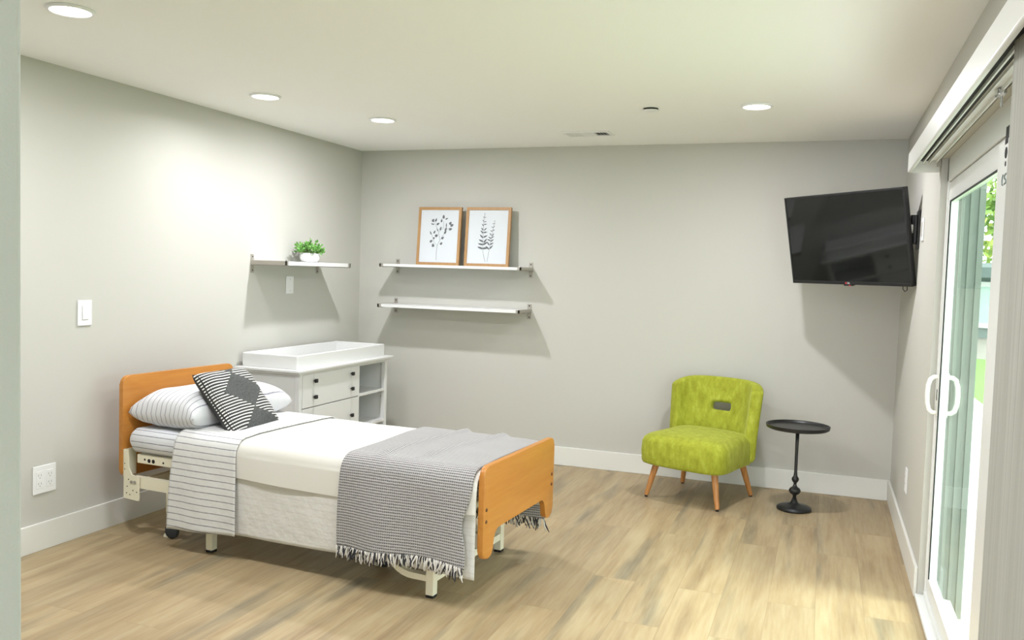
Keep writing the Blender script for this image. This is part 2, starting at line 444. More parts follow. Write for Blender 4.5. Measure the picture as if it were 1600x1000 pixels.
for k, (xx, y0, y1) in enumerate(((4.050, 1.30, 2.262), (4.077, 1.20, 2.40))):
    def f(bm):
        n = 40; ring0, ring1 = [], []
        pts = [(xx + .0025 * sin(i * .9 + k), y0 + (y1 - y0) * i / n) for i in range(n + 1)]
        poly = [(p[0] - .0012, p[1]) for p in pts] + [(p[0] + .0012, p[1]) for p in pts[::-1]]
        prism(bm, poly, 2, .035, 2.035)
    P('panel', b, M['blind'], f, smooth=True)
    P('bottom_bar', b, M['vinyl'], lambda bm: bx(bm, xx - .005, xx + .005, y0, y1, .02, .045, .002))

# ------------------------------------------------------------------ ceiling fixtures
LIGHTS = [(.863, 2.588, 'large round recessed ceiling light nearest the doorway, top left corner'),
          (.600, 4.182, 'round recessed ceiling light closest to the left wall, above the bed'),
          (.911, 5.000, 'round recessed ceiling light nearest the corner where the wall shelves meet'),
          (3.258, 4.994, 'round recessed ceiling light above the television and green chair')]
for x, y, lab in LIGHTS:
    r = thing('recessed_light', lab, 'ceiling light', (x, y, H), 0, 'recessed ceiling lights')
    def f(bm):
        prof = [(.074, 0), (.088, 0), (.090, -.004), (.086, -.009), (.076, -.011), (.072, -.006)]
        rings = [[Vector((x + rr * cos(2 * pi * k / 40), y + rr * sin(2 * pi * k / 40), H + z)) for k in range(40)] for rr, z in prof]
        loft(bm, rings + [rings[0]], cap=False)
    P('trim_ring', r, M['plate'], f, smooth=True)
    P('lens', r, M['lens'], lambda bm: lathe(bm, [(.0745, -.0015), (.0745, -.0045), (.06, -.007), (.03, -.009), (.004, -.0095)], 40, (x, y, H)), smooth=True)
r = thing('ceiling_cover_plate', 'small flat round cover plate on the ceiling, between vent and right-hand ceiling light', 'cover plate', (2.671, 4.968, H))
P('disc', r, M['plate'], lambda bm: lathe(bm, [(.046, -.010), (.048, -.011), (.048, -.013), (.044, -.0145), (.01, -.015)], 32, (2.671, 4.968, H)), smooth=True)
P('gap_shade', r, M['dark'], lambda bm: lathe(bm, [(.042, 0), (.042, -.010)], 32, (2.671, 4.968, H)))  # dark colour stands in for the shadow gap above the disc
vx0, vx1, vy0, vy1 = 1.925, 2.25, 5.665, 5.845
r = thing('ceiling_vent', 'white rectangular ceiling air vent with three louvre panels near back wall', 'vent', ((vx0 + vx1) / 2, (vy0 + vy1) / 2, H))
def f(bm):
    bx(bm, vx0, vx1, vy0, vy0 + .028, H - .008, H, .002); bx(bm, vx0, vx1, vy1 - .028, vy1, H - .008, H, .002)
    xs = [vx0, vx0 + .022, vx0 + .112, vx0 + .122, vx0 + .205, vx0 + .215, vx1 - .022, vx1]
    for a, c in ((0, 1), (2, 3), (4, 5), (6, 7)): bx(bm, xs[a], xs[c], vy0 + .028, vy1 - .028, H - .008, H, .0015)
P('frame', r, M['plate'], f)
P('duct', r, M['rubber'], lambda bm: bx(bm, vx0 + .02, vx1 - .02, vy0 + .026, vy1 - .026, H - .0015, H - .0002))
for k, (xa, xb, tilt) in enumerate(((vx0 + .022, vx0 + .112, -1), (vx0 + .122, vx0 + .205, 0), (vx0 + .215, vx1 - .022, 1))):
    def f(bm):
        if tilt:
            n = 4
            for i in range(n):
                xc = xa + (xb - xa) * (i + .5) / n
                prism(bm, [(xc - .005 * tilt - .001, H - .0015), (xc - .005 * tilt + .001, H - .0015), (xc + .004 * tilt + .001, H - .0085), (xc + .004 * tilt - .001, H - .0085)], 1, vy0 + .028, vy1 - .028)
        else:
            n = 5
            for i in range(n):
                yc = vy0 + .028 + (vy1 - vy0 - .056) * (i + .5) / n
                prism(bm, [(yc - .006, H - .0015), (yc - .004, H - .0015), (yc + .005, H - .0085), (yc + .003, H - .0085)], 0, xa, xb)
    P('louvre', r, M['plate'], f)

# ------------------------------------------------------------------ wall plates
def plate_thing(name, label, cat, wall, c, w, h, extra):
    """c = centre (along wall, z); wall 'L' at x=0 facing +x, 'R' at x=W facing -x"""
    if wall == 'L': r = thing(name, label, cat, (0, c[0], c[1])); X = lambda d: d
    else: r = thing(name, label, cat, (W, c[0], c[1])); X = lambda d: W - d
    def B(bm, y0, y1, z0, z1, d0, d1, bev=0): bx(bm, min(X(d0), X(d1)), max(X(d0), X(d1)), c[0] + y0, c[0] + y1, c[1] + z0, c[1] + z1, bev)
    P('cover_plate', r, M['plate'], lambda bm: B(bm, -w / 2, w / 2, -h / 2, h / 2, 0, .008, .003))
    extra(r, B)
def sw(r, B):
    P('rocker', r, M['plate'], lambda bm: B(bm, -.019, .019, -.036, .036, .006, .012, .003))
    P('bezel', r, M['plate_dim'], lambda bm: B(bm, -.0205, .0205, -.0375, .0375, .006, .0083))
plate_thing('light_switch', 'white rocker light switch on the left wall above the outlet', 'light switch', 'L', (3.475, 1.191), .090, .134, sw)
def quad(r, B):
    for yy in (-.030, .030):
        P('receptacle', r, M['plate'], lambda bm: B(bm, yy - .021, yy + .021, -.044, .044, .006, .0095, .002))
        for zz in (-.024, .018):
            for q in ((yy - .010, yy - .007, zz, zz + .012), (yy + .006, yy + .009, zz, zz + .011), (yy - .003, yy + .003, zz - .010, zz - .005)):
                P('slot', r, M['plate_dim'], lambda bm: B(bm, *q, .008, .0099))
plate_thing('wall_outlet', 'white double wall outlet above the left baseboard beside the bed', 'outlet', 'L', (3.227, .360), .136, .142, quad)
def blank(r, B):
    for zz in (.038, -.044): P('screw', r, M['plate_dim'], lambda bm: B(bm, -.003, .003, zz, zz + .006, .006, .0088))
plate_thing('blank_wall_plate', 'white blank cover plate on the left wall under the plant shelf', 'wall plate', 'L', (5.315, 1.334), .088, .128, blank)
def duplex(r, B):
    P('receptacle', r, M['plate'], lambda bm: B(bm, -.02, .02, -.042, .042, .006, .0095, .002))
    for s in (-1, 1):
        for zz in (-.024, .016): P('slot', r, M['plate_dim'], lambda bm: B(bm, s * .008 - .0015, s * .008 + .0015, zz, zz + .011, .008, .0099))
plate_thing('wall_outlet', 'white wall outlet low on the right wall between door and corner', 'outlet', 'R', (5.18, .390), .092, .134, duplex)
def cab(r, B):
    P('socket', r, M['plate_dim'], lambda bm: B(bm, -.018, .018, -.036, .036, .008, .0095))
plate_thing('cable_wall_box', 'white wall box on the right wall beside the television mount', 'wall plate', 'R', (5.06, 1.768), .085, .125, cab)

# ------------------------------------------------------------------ wall shelves
def shelf(label, wall, a0, a1, depth, z0, z1, grp='white wall shelves with metal brackets'):
    """wall L: runs along y from a0 to a1 ; wall B: runs along x"""
    if wall == 'L': r = thing('wall_shelf', label, 'shelf', (0, (a0 + a1) / 2, z0), 0, grp)
    else: r = thing('wall_shelf', label, 'shelf', ((a0 + a1) / 2, D, z0), 0, grp)
    def B(bm, a, b, d0, d1, za, zb, bev=0):
        if wall == 'L': bx(bm, d0, d1, a, b, za, zb, bev)
        else: bx(bm, a, b, D - d1, D - d0, za, zb, bev)
    P('board', r, M['white'], lambda bm: B(bm, a0 + .014, a1 - .014, 0.003, depth - .006, z0 + .003, z1 - .002, .001))
    for s, a in ((0, a0), (1, a1)):
        e0, e1 = (a, a + .014) if s == 0 else (a - .014, a)
        def f(bm):
            B(bm, e0, e1, .003, depth, z0, z1, .001)
            s0, s1 = (a, a + .030) if s == 0 else (a - .030, a)
            B(bm, s0, s1, depth - .008, depth, z0, z1, .001)
            B(bm, s0, s1, .003, depth, z0 - .0015, z0 + .003)
            w0, w1 = (a + .002, a + .034) if s == 0 else (a - .034, a - .002)
            B(bm, w0, w1, 0, .005, z0 - .052, z1 + .040, .0015)
        bk = P('bracket', r, M['nickel'], f)
        ac = a + .018 if s == 0 else a - .018
        for zz in (z0 - .036, z1 + .024):
            P('screw', bk, M['rubber'], lambda bm: B(bm, ac - .005, ac + .005, .004, .0065, zz - .005, zz + .005, .001))
    return r
shelf('white wall shelf on the left wall holding the small potted plant', 'L', 4.862, 5.690, .285, 1.471, 1.503)
shelf('upper white wall shelf on the back wall holding two framed prints', 'B', .338, 1.530, .280, 1.488, 1.514)
shelf('lower empty white wall shelf on the back wall under the framed prints', 'B', .330, 1.528, .285, 1.166, 1.194)

# ------------------------------------------------------------------ framed botanical prints (lean on the upper shelf)
def rot_leaf(bm, c, ang, ln, wd, z, n=8):
    ring = []
    for k in range(n):
        t_ = k / n * 2 * pi; x = cos(t_) * ln / 2; y = sin(t_) * wd / 2 * (1 - .35 * cos(t_))
        ring.append(Vector((c[0] + x * cos(ang) - y * sin(ang), -z, c[1] + x * sin(ang) + y * cos(ang))))
    bm.faces.new([bm.verts.new(p) for p in ring])
def picture(label, xc, art):
    w, h, th = .372, .462, .024
    r = thing('framed_print', label, 'picture', (xc, 6.195, 1.5125), 0, 'framed botanical prints')
    r.rotation_euler = (radians(-4.6), 0, 0)
    b = .022
    def fr(bm):
        outer = [(-w / 2, 0), (w / 2, 0), (w / 2, h), (-w / 2, h)]; inner = [(-w / 2 + b, b), (w / 2 - b, b), (w / 2 - b, h - b), (-w / 2 + b, h - b)]
        rings = [[Vector((x, y_, z)) for x, z in pl] for pl, y_ in ((outer, 0), (inner, 0), (inner, th), (outer, th))]
        vr = [[bm.verts.new(p) for p in rg] for rg in rings]
        for a, c in ((0, 1), (1, 2), (2, 3), (3, 0)):
            for i in range(4): bm.faces.new((vr[a][i], vr[a][(i + 1) % 4], vr[c][(i + 1) % 4], vr[c][i]))
    P('frame', r, M['oakframe'], fr, world=False)
    bm = bmesh.new(); bx(bm, -w / 2 + b, w / 2 - b, .006, .014, b, h - b); bmesh.ops.recalc_face_normals(bm, faces=bm.faces)
    n0 = len(bm.faces); bi, bp_ = bmesh.new(), bmesh.new(); art(bi, bp_)
    bmesh.ops.recalc_face_normals(bp_, faces=bp_.faces)
    for src, mi in ((bi, 1), (bp_, 2)):
        for fc in src.faces:
            nf = bm.faces.new([bm.verts.new(v_.co) for v_ in fc.verts]); nf.material_index = mi
        src.free()
    build('print', bm, [M['paper'], M['ink'], M['inkpale']], r, recalc=False)
def line(bm, pts, r=.0014): tube(bm, [(x, -.0008 + .0062, z) for x, z in pts], r, 5)
def U(px, py, left):   # crop pixel of the print -> print plane metres
    if left: return ((px - 375) / 545 * .372, (862 - py) / 745 * .462)
    return ((px - 1012) / 545 * .372, (872 - py) / 760 * .462)
def art1(bi, bp_):
    q = lambda a, b: U(a + (660 - b) * -.04, b, True)
    trunk = [(350, 800), (352, 700), (362, 610), (395, 540), (372, 430), (345, 360)]
    line(bp_, [q(*p) for p in trunk])
    for pl in ([(362, 610), (320, 570), (300, 500), (285, 450)], [(395, 540), (450, 450), (480, 400), (530, 380)], [(372, 440), (440, 380), (440, 300)], [(345, 360), (320, 300)], [(470, 400), (470, 340)]):
        line(bp_, [q(*p) for p in pl], .0011)
    rng = random.Random(3)
    for (a, b_, l, wd, an) in ((283, 555, 42, 28, 40), (308, 608, 42, 34, 100), (318, 515, 26, 22, 60), (350, 483, 40, 34, 30), (275, 447, 44, 14, 110), (325, 437, 42, 20, 60), (362, 408, 36, 14, 120), (298, 335, 46, 14, 170), (305, 288, 40, 34, 60), (342, 282, 44, 22, 70), (368, 332, 42, 24, 30), (402, 390, 46, 20, 70), (413, 290, 40, 22, 80), (438, 240, 46, 30, 90), (478, 265, 40, 16, 20), (474, 345, 50, 14, 90), (525, 322, 40, 30, 50), (545, 348, 44, 30, 30), (528, 398, 44, 26, 20), (468, 398, 50, 22, 70), (462, 438, 44, 26, 60), (430, 512, 40, 26, 40), (412, 583, 38, 28, 50)):
        c = q(a, b_); s_ = .372 / 545
        rot_leaf(bi, c, radians(an), l * s_, wd * s_, -.0052)
def art2(bi, bp_):
    q = lambda a, b: U(a - 0 + (660 - b) * -.05, b, False)
    line(bp_, [q(*p) for p in ((990, 812), (970, 720), (960, 640), (968, 400), (975, 260), (988, 190))], .0013)
    line(bp_, [q(*p) for p in ((1015, 812), (1030, 720), (1045, 640), (1070, 500), (1090, 380), (1110, 285))], .0012)
    s_ = .372 / 545; rng = random.Random(5)
    for k in range(10):
        t_ = k / 9; y = 640 - t_ * 440; xc = 962 + t_ * 24; L = 62 * (1 - t_) ** .8 + 12
        for sd in (-1, 1):
            rot_leaf(bi, q(xc + sd * L * .42, y - 8 + rng.uniform(-8, 8)), radians(90 - sd * rng.uniform(35, 85)), L * s_, L * .31 * s_, -.0052)
    for k in range(9):
        t_ = k / 8; y = 630 - t_ * 340; xc = 1042 + t_ * 62; L = 48 * (1 - t_) ** .8 + 11
        for sd in (-1, 1):
            rot_leaf(bi, q(xc + sd * L * .40, y - 6 + rng.uniform(-8, 8)), radians(90 - sd * rng.uniform(35, 85)), L * s_, L * .30 * s_, -.0052)
picture('framed print of a branching sprig of round leaves, left one on the shelf', .765, art1)
picture('framed print of two upright leafy stems, right one on the shelf', 1.180, art2)

# ------------------------------------------------------------------ potted plant on the left shelf
PC = Vector((.150, 5.345, 1.5015))
r = thing('potted_plant', 'small bushy green plant in a white pot on the left wall shelf', 'plant', PC)
prof = [(.035, 0), (.056, .004), (.068, .022), (.070, .040), (.064, .058), (.055, .066), (.050, .064), (.050, .055), (.02, .053)]
def f(bm):
    n = 48
    rings = [[Vector((PC.x + rr * (1 + (.022 * cos(12 * 2 * pi * k / n) if .01 < z < .062 else 0)) * cos(2 * pi * k / n), PC.y + rr * (1 + (.022 * cos(12 * 2 * pi * k / n) if .01 < z < .062 else 0)) * sin(2 * pi * k / n), PC.z + z)) for k in range(n)] for rr, z in prof]
    loft(bm, rings)
P('pot', r, M['pot'], f, smooth='all')
P('soil', r, M['soil'], lambda bm: lathe(bm, [(.049, .050), (.045, .060), (.01, .066)], 24, PC))
rng = random.Random(11)
bl, bs = bmesh.new(), bmesh.new()
def leaf(bm, base, d, ln, wd, curl=.15):
    x, y = frame_axes(d); a = rng.uniform(0, 2 * pi); s = x * cos(a) + y * sin(a); nrm = s.cross(d)
    pts = []
    row = [(0, .12), (.35, .85), (.65, .9), (1, .05)]
    vs = []
    for t_, ww in row:
        c = base + d * (ln * t_) + nrm * (curl * ln * t_ * t_)
        vs.append((bm.verts.new(c - s * wd * ww / 2 + nrm * wd * .1), bm.verts.new(c - nrm * wd * .05), bm.verts.new(c + s * wd * ww / 2 + nrm * wd * .1)))
    for p, q in zip(vs, vs[1:]):
        bm.faces.new((p[0], p[1], q[1], q[0])); bm.faces.new((p[1], p[2], q[2], q[1]))
for k in range(46):
    az = rng.uniform(0, 2 * pi); el = rng.uniform(.12, 1.45); L = rng.uniform(.075, .112) * (1 if el < 1 else .85)
    d = Vector((cos(az) * cos(el), sin(az) * cos(el), sin(el) * .75)).normalized()
    b0 = PC + Vector((cos(az) * .02, sin(az) * .02, .060)); tip = b0 + d * L
    tube(bs, [b0 - PC, (b0 + tip) / 2 + Vector((0, 0, .006)) - PC, tip - PC], .0013, 5)
    for j in range(11):
        t_ = .42 + .58 * j / 10; p = b0.lerp(tip, t_) + Vector((0, 0, .005 * sin(pi * t_)))
        dd = (d * .7 + Vector((rng.uniform(-1, 1), rng.uniform(-1, 1), rng.uniform(-.4, 1)))).normalized()
        leaf(bl, p - PC, dd, rng.uniform(.020, .032), rng.uniform(.010, .015))
build('foliage', bl, M['plantleaf'], r, smooth='all', recalc=False)
build('stems', bs, M['stem'], r)

# ------------------------------------------------------------------ dresser with changing tray
y0, y1, xf = 4.735, 5.925, .490
r = thing('changing_dresser', 'white changing table dresser with black knobs against the left wall', 'dresser', (.25, 5.33, 0))
def f(bm):
    bx(bm, .012, .520, 4.692, 5.972, .781, .798, .004, 3)
    bx(bm, .018, .508, 4.706, 5.958, .768, .783, .005, 3)
P('top', r, M['white'], f)
def f(bm):
    bx(bm, .020, xf - .004, y0 + .006, y0 + .024, .06, .768)        # near side
    bx(bm, .020, xf - .004, y1 - .024, y1 - .006, .06, .768)
    bx(bm, .020, .030, y0 + .02, y1 - .02, .06, .768)               # back
    bx(bm, .020, xf - .004, 5.490, 5.508, .06, .768)                # divider
    bx(bm, .020, xf - .01, y0 + .02, y1 - .02, .06, .078)           # bottom
    bx(bm, xf - .03, xf - .002, y0 + .03, y1 - .03, .755, .769)     # top rail
P('carcass', r, M['white'], f)
for ys in ((y0, y0 + .034), (y1 - .034, y1)):
    for a, c in ((xf - .036, xf), (.018, .052)): P('post', r, M['white'], lambda bm: bx(bm, a, c, ys[0], ys[1], 0, .768, .003))
P('shelf', r, M['white'], lambda bm: bx(bm, .03, xf - .006, 5.508, y1 - .024, .528, .546, .001))
P('shelf', r, M['white'], lambda bm: bx(bm, .03, xf - .006, 5.508, y1 - .024, .290, .308, .001))
for zz in (.725, .475): P('shelf_pin', r, M['dark'], lambda bm: bx(bm, .448, .456, y1 - .027, y1 - .023, zz, zz + .010))
DY0, DY1 = y0 + .037, 5.498
for k, (za, zb, kz) in enumerate(((.539, .757, (.712, .604)), (.303, .533, (.412,)), (.084, .297, (.19,)))):
    def f(bm):
        cuts = [DY0, 4.905, 5.380, DY1]
        for a, c in zip(cuts, cuts[1:]): bx(bm, xf - .02, xf, a + .0006, c - .0006, za, zb, .0012, 1)
    dr = P('drawer', r, M['white'], f)
    for kk in kz:
        for yk in (4.905, 5.380):
            def g(bm):
                tube(bm, [(xf, yk, kk), (xf + .014, yk, kk)], .005, 8); bx(bm, xf + .012, xf + .027, yk - .0125, yk + .0125, kk - .0125, kk + .0125, .002)
            P('knob', dr, M['black'], g)
r = thing('changing_tray', 'white open changing tray sitting on top of the dresser', 'tray', (.25, 5.32, .798))
def f(bm):
    ya, yb, xa, xb, za, zb, th = 4.738, 5.912, .036, .470, .7985, .888, .016
    def ring(i, z, rad): return [Vector((p[0], p[1], z)) for p in rounded([(xa + i, ya + i), (xb - i, ya + i), (xb - i, yb - i), (xa + i, yb - i)], [rad] * 4, 4)]
    rings = [ring(0, za, .012), ring(0, zb - .004, .012), ring(.002, zb - .001, .011), ring(.005, zb, .010), ring(th - .005, zb, .006), ring(th - .002, zb - .001, .005), ring(th, zb - .004, .004), ring(th, za, .004)]
    loft(bm, rings + [rings[0]], cap=False)
P('rim', r, M['white'], f)
P('base_panel', r, M['white'], lambda bm: bx(bm, .05, .456, 4.752, 5.898, .7985, .808))

# ------------------------------------------------------------------ hospital bed
BX, BY, BT = .238, 3.946, radians(-3.82)
BW, BL = .833, 2.126
bed = thing('hospital_bed', 'adjustable hospital bed with orange wood end boards and cream metal frame', 'bed', (BX, BY, 0), BT)
def bp(name, mat, fn, parent=None, smooth=False): 
    bm = bmesh.new(); fn(bm); return build(name, bm, mat, parent or bed, smooth)
def board(bm, poly, a0, a1, bev=.006):
    prism(bm, poly, 0, a0, a1)
    es = [e for e in bm.edges if all(abs(v.co.x - e.verts[0].co.x) < 1e-6 for v in e.verts)]
    bmesh.ops.bevel(bm, geom=es, offset=bev, segments=3, profile=.5, affect='EDGES', clamp_overlap=True)
h = BW / 2
bp('headboard', M['bedwood'], lambda bm: board(bm, rounded([(-h, .325), (h, .325), (h, .864), (-h, .864)], [.035, .035, .045, .045], 8), -.026, 0, .005), smooth=True)
fpoly = rounded([(-h, .222), (-h + .095, .222), (-h + .125, .335), (h - .125, .335), (h - .095, .222), (h, .222), (h, .632), (-h, .632)],
                [.042, .042, .055, .055, .042, .042, .04, .04], 8)
fb = bp('footboard', M['bedwood'], lambda bm: board(bm, fpoly, BL - .026, BL, .006), smooth=True)
for sd in (-1, 1):
    for zz in (.442, .390):
        bp('bolt', M['holebrown'], lambda bm: (tube(bm, [(BL - .002, sd * (h - .028), zz), (BL + .003, sd * (h - .028), zz)], [.010, .007], 14)), fb)
# side rails
for sd in (-1, 1):
    def f(bm):
        sqtube(bm, [(.06, sd * .385, .305), (2.09, sd * .385, .305)], .028, .060)
    bp('side_rail', M['cream'], f)
    dk = bp('deck_rail', M['cream'], lambda bm: bx(bm, .07, 2.05, sd * .372 - .012, sd * .372 + .012, .405, .452, .003))
    if sd < 0:
        for a, z, rr in ((.125, .428, .006), (.155, .424, .011), (.185, .424, .011), (.255, .424, .006), (.32, .424, .006)):
            bp('bolt_hole', M['dark'], lambda bm: tube(bm, [(a, -.3846, z), (a, -.3836, z)], rr, 10), dk)
# head end brackets
for sd in (-1, 1):
    def f(bm):
        b0, b1 = sorted((sd * .404, sd * .412))
        poly = rounded([(.004, .215), (.112, .210), (.112, .335), (.060, .345), (.040, .375), (.030, .475), (.004, .475)], [.004, .004, .004, .008, .02, .004, .004], 4)
        prism(bm, [(a, z) for a, z in poly], 1, b0, b1)
        bx(bm, .001, .006, min(sd * .33, sd * .412), max(sd * .33, sd * .412), .33, .475)
    br_ = bp('head_bracket', M['cream'], f)
    if sd < 0:
        for a, z, rr in ((.012, .40, .003), (.012, .37, .003), (.04, .318, .0035), (.03, .28, .0035), (.026, .244, .0035), (.05, .238, .0035), (.072, .262, .0035), (.098, .256, .0035)):
            bp('bracket_hole', M['dark'], lambda bm: tube(bm, [(a, -.4128, z), (a, -.4118, z)], rr, 10), br_)
        for a, z in ((.062, .306), (.085, .307)): bp('bracket_bolt', M['nickel'], lambda bm: tube(bm, [(a, -.416, z), (a, -.411, z)], .009, 10), br_)
# cross members, deck slats
for a in (.10, .36, .56, 1.80): bp('cross_member', M['cream'], lambda bm: sqtube(bm, [(a, -.385, .30), (a, .385, .30)], .035, .045))
bp('mattress_deck', M['cream'], lambda bm: bx(bm, .08, 2.04, -.37, .37, .446, .453))
bp('motor_box', M['black'], lambda bm: (bx(bm, 1.0, 1.35, -.06, .06, .20, .30, .015), tube(bm, [(1.35, 0, .25), (1.75, 0, .28)], .022, 10)))
# legs
LEGS = [(.566, -.363), (.566, .363), (1.851, -.363), (1.851, .363)]
for a, bb_ in LEGS:
    lg = bp('leg', M['cream'], lambda bm: bx(bm, a - .02, a + .02, bb_ - .02, bb_ + .02, .012, .31, .003))
    bp('foot_pad', M['black'], lambda bm: bx(bm, a - .0195, a + .0195, bb_ - .0195, bb_ + .0195, 0, .013, .002), lg)
for bb_ in (-.363, .363):
    def f(bm):
        pts = [(1.84, bb_, .088)]
        for k in range(9):
            an = k / 8 * radians(80); pts.append((1.76 - .15 * sin(an), bb_, .088 + .15 * (1 - cos(an))))
        pts.append((1.59, bb_, .285)); sqtube(bm, pts, .028, .036, Vector((0, 1, 0)))
    bp('leg_brace', M['cream'], f)
bp('leg_crossbar', M['cream'], lambda bm: sqtube(bm, [(1.851, -.345, .084), (1.851, .345, .084)], .028, .034))
# casters
for a, bb_ in ((.235, -.30), (.235, .30), (1.45, -.13), (1.45, .13)):
    cs = bp('caster', M['rubber'], lambda bm: tube(bm, [(a, bb_ - .014, .042), (a, bb_ - .010, .042), (a, bb_ + .010, .042), (a, bb_ + .014, .042)], [.034, .041, .041, .034], 24), smooth=True)
    bp('fork', M['cream'], lambda bm: (bx(bm, a - .016, a + .016, bb_ + .017, bb_ + .022, .035, .10), bx(bm, a - .016, a + .016, bb_ - .016, bb_ + .022, .09, .105), lathe(bm, [(.034, 0), (.03, .012), (.01, .018)], 16, (a - .045, bb_ + .03, 0))), cs)
    bp('post', M['cream'], lambda bm: loft(bm, [[Vector((a + x_, bb_ + y_, z)) for x_, y_ in ((-s, -.015), (s, -.015), (s, .015), (-s, .015))] for z, s in ((.103, .016), (.15, .03), (.30, .03))]), cs)

# mattress and bedding, all in the bed's own axes
def beds(name, label, cat, group=None):
    return thing(name, label, cat, (BX, BY, 0), BT, group)
MZ0, MZ1, MHW = .455, .588, .408
def bulge(a, s_): return 0
def wr(a, b_, z):
    return .004 * noise.noise(Vector((a * 3.1, b_ * 3.3, z * 5))) + .0025 * noise.noise(Vector((a * 9, b_ * 9, z * 9 + 4)))
def loft_grid(bm, grid, uvs, closed=False):
    uvl = bm.loops.layers.uv.new('UVMap')
    V_ = [[bm.verts.new(p) for p in row] for row in grid]
    for i in range(len(V_) - 1):
        for j in range(len(V_[0]) - 1):
            fc = bm.faces.new((V_[i][j], V_[i + 1][j], V_[i + 1][j + 1], V_[i][j + 1]))
            for lp, (ii, jj) in zip(fc.loops, ((i, j), (i + 1, j), (i + 1, j + 1), (i, j + 1))): lp[uvl].uv = uvs[ii][jj]
    return V_
def drape(off, hw, top, hemN, hemF, a0, a1, na=80, R=.055, edge0=None, edge1=None, fold=0.0, ridge=None, foldk=9.0, flare=0.0, ph=0):
    """cloth over the mattress: section from near hem over the top to far hem; hem / edges may be functions"""
    grid, uvs = [], []
    hwo = hw + off; zt = top + off; Ro = R + off
    for i in range(na + 1):
        ti = i / na
        row, ur = [], []
        am = a0 + (a1 - a0) * ti
        hn = hemN(am) if callable(hemN) else hemN
        hf = hemF(am) if callable(hemF) else hemF
        path = []
        nd = 26
        for k in range(nd): path.append((-hwo, hn + (zt - Ro - hn) * k / nd, 'n', 1 - k / nd))
        for k in range(9):
            an = k / 8 * pi / 2; path.append((-hwo + Ro - Ro * cos(an), zt - Ro + Ro * sin(an), 't', 0))
        nt = 34
        for k in range(1, nt): path.append((-hwo + Ro + (2 * hwo - 2 * Ro) * k / nt, zt, 't', 0))
        for k in range(9):
            an = pi / 2 - k / 8 * pi / 2; path.append((hwo - Ro + Ro * cos(an), zt - Ro + Ro * sin(an), 't', 0))
        for k in range(1, nd + 1): path.append((hwo, zt - Ro + (hf - zt + Ro) * k / nd, 'f', k / nd))
        s_ = 0; prev = path[0]
        # arc length measured from the top edge so that stripes line up
        L0 = (zt - Ro - hn)
        for (b_, z, tg, dp) in path:
            s_ += sqrt((b_ - prev[0]) ** 2 + (z - prev[1]) ** 2); prev = (b_, z)
            sv = s_ - L0
            e0 = edge0(sv, dp, b_) if edge0 else 0; e1 = edge1(sv, dp, b_) if edge1 else 0
            a = a0 + e0 + (a1 + e1 - a0 - e0) * ti
            bo, zo = b_, z
            fo = fold * (dp ** .8) * (.55 + .45 * sin(a * foldk + ph + 1.3 * sin(a * 4 + ph))) + flare * dp
            w_ = wr(a, b_, z) if tg == 't' else 0
            if tg == 't': zo += w_ * .8 + (ridge(a, b_) if ridge else 0) + .006 * (1 - min(1, abs(b_) / hw) ** 2)
            wig = .0022 * noise.noise(Vector((a * 7, sv * 5, off * 90 + 3))) if tg != 't' else 0
            if tg == 'n': bo -= fo + wig + .002
            if tg == 'f': bo += fo + wig + .002
            row.append(Vector((a, bo, zo))); ur.append((a, sv))
        grid.append(row); uvs.append(ur)
    return grid, uvs
def cloth(name, mat, parent, args, th=.004, sub=0):
    grid, uvs = drape(**args); bm = bmesh.new(); loft_grid(bm, grid, uvs)
    o = build(name, bm, mat, parent, smooth='all')
    md = o.modifiers.new('thick', 'SOLIDIFY'); md.thickness = th; md.offset = -1
    return o, grid

# mattress in fitted sheet (closed rounded slab)
bm = bmesh.new(); uvl = bm.loops.layers.uv.new('UVMap')
def sect(a, n=28, inset=0, zi=0):
    hw, z0_, z1_ = MHW - inset, MZ0 + zi, MZ1 - zi; R1, R0 = .05, .06
    pts = []
    for cx, cz, st, R in ((-hw, z1_, pi, R1), (hw, z1_, pi / 2, R1), (hw, z0_, 0, R0), (-hw, z0_, -pi / 2, R0)):
        sx, sz = (1 if cx < 0 else -1), (-1 if cz == z1_ else 1)
        for k in range(8):
            an = st - k / 7 * pi / 2
            pts.append(Vector((a, cx + sx * R + R * cos(an), cz + sz * R + R * sin(an))))
    return pts
secs = []
aa = [(.012, .06, .05), (.016, .035, .03), (.03, .012, .012), (.055, 0, 0)] + [(.055 + 1.98 * k / 12, 0, 0) for k in range(1, 13)] + [(2.062, .012, .012), (2.076, .035, .03), (2.08, .06, .05)]
for a, ins, zi in aa: secs.append(sect(a, 28, ins, zi))
vr = loft(bm, secs)
bm.faces.ensure_lookup_table()
per = [0.0]
ref = secs[5]
for k in range(1, len(ref)): per.append(per[-1] + (ref[k] - ref[k - 1]).length)
idx = {}
for rr_ in vr:
    for k, v_ in enumerate(rr_): idx[v_] = k
for fc in bm.faces:
    ks = [idx[v_] for v_ in fc.verts]
    for lp in fc.loops:
        k = idx[lp.vert]; s_ = per[k]
        if max(ks) == len(ref) - 1 and min(ks) == 0 and k == 0 and len(ks) == 4: s_ = per[-1] + (ref[0] - ref[-1]).length
        lp[uvl].uv = (lp.vert.co.x, s_)
ms = build('mattress', bm, M['stripe_fitted'], None, smooth='all'); ms.location = (BX, BY, 0); ms.rotation_euler = (0, 0, BT)
tag(ms, 'mattress in a striped fitted sheet lying on the hospital bed frame', 'mattress')

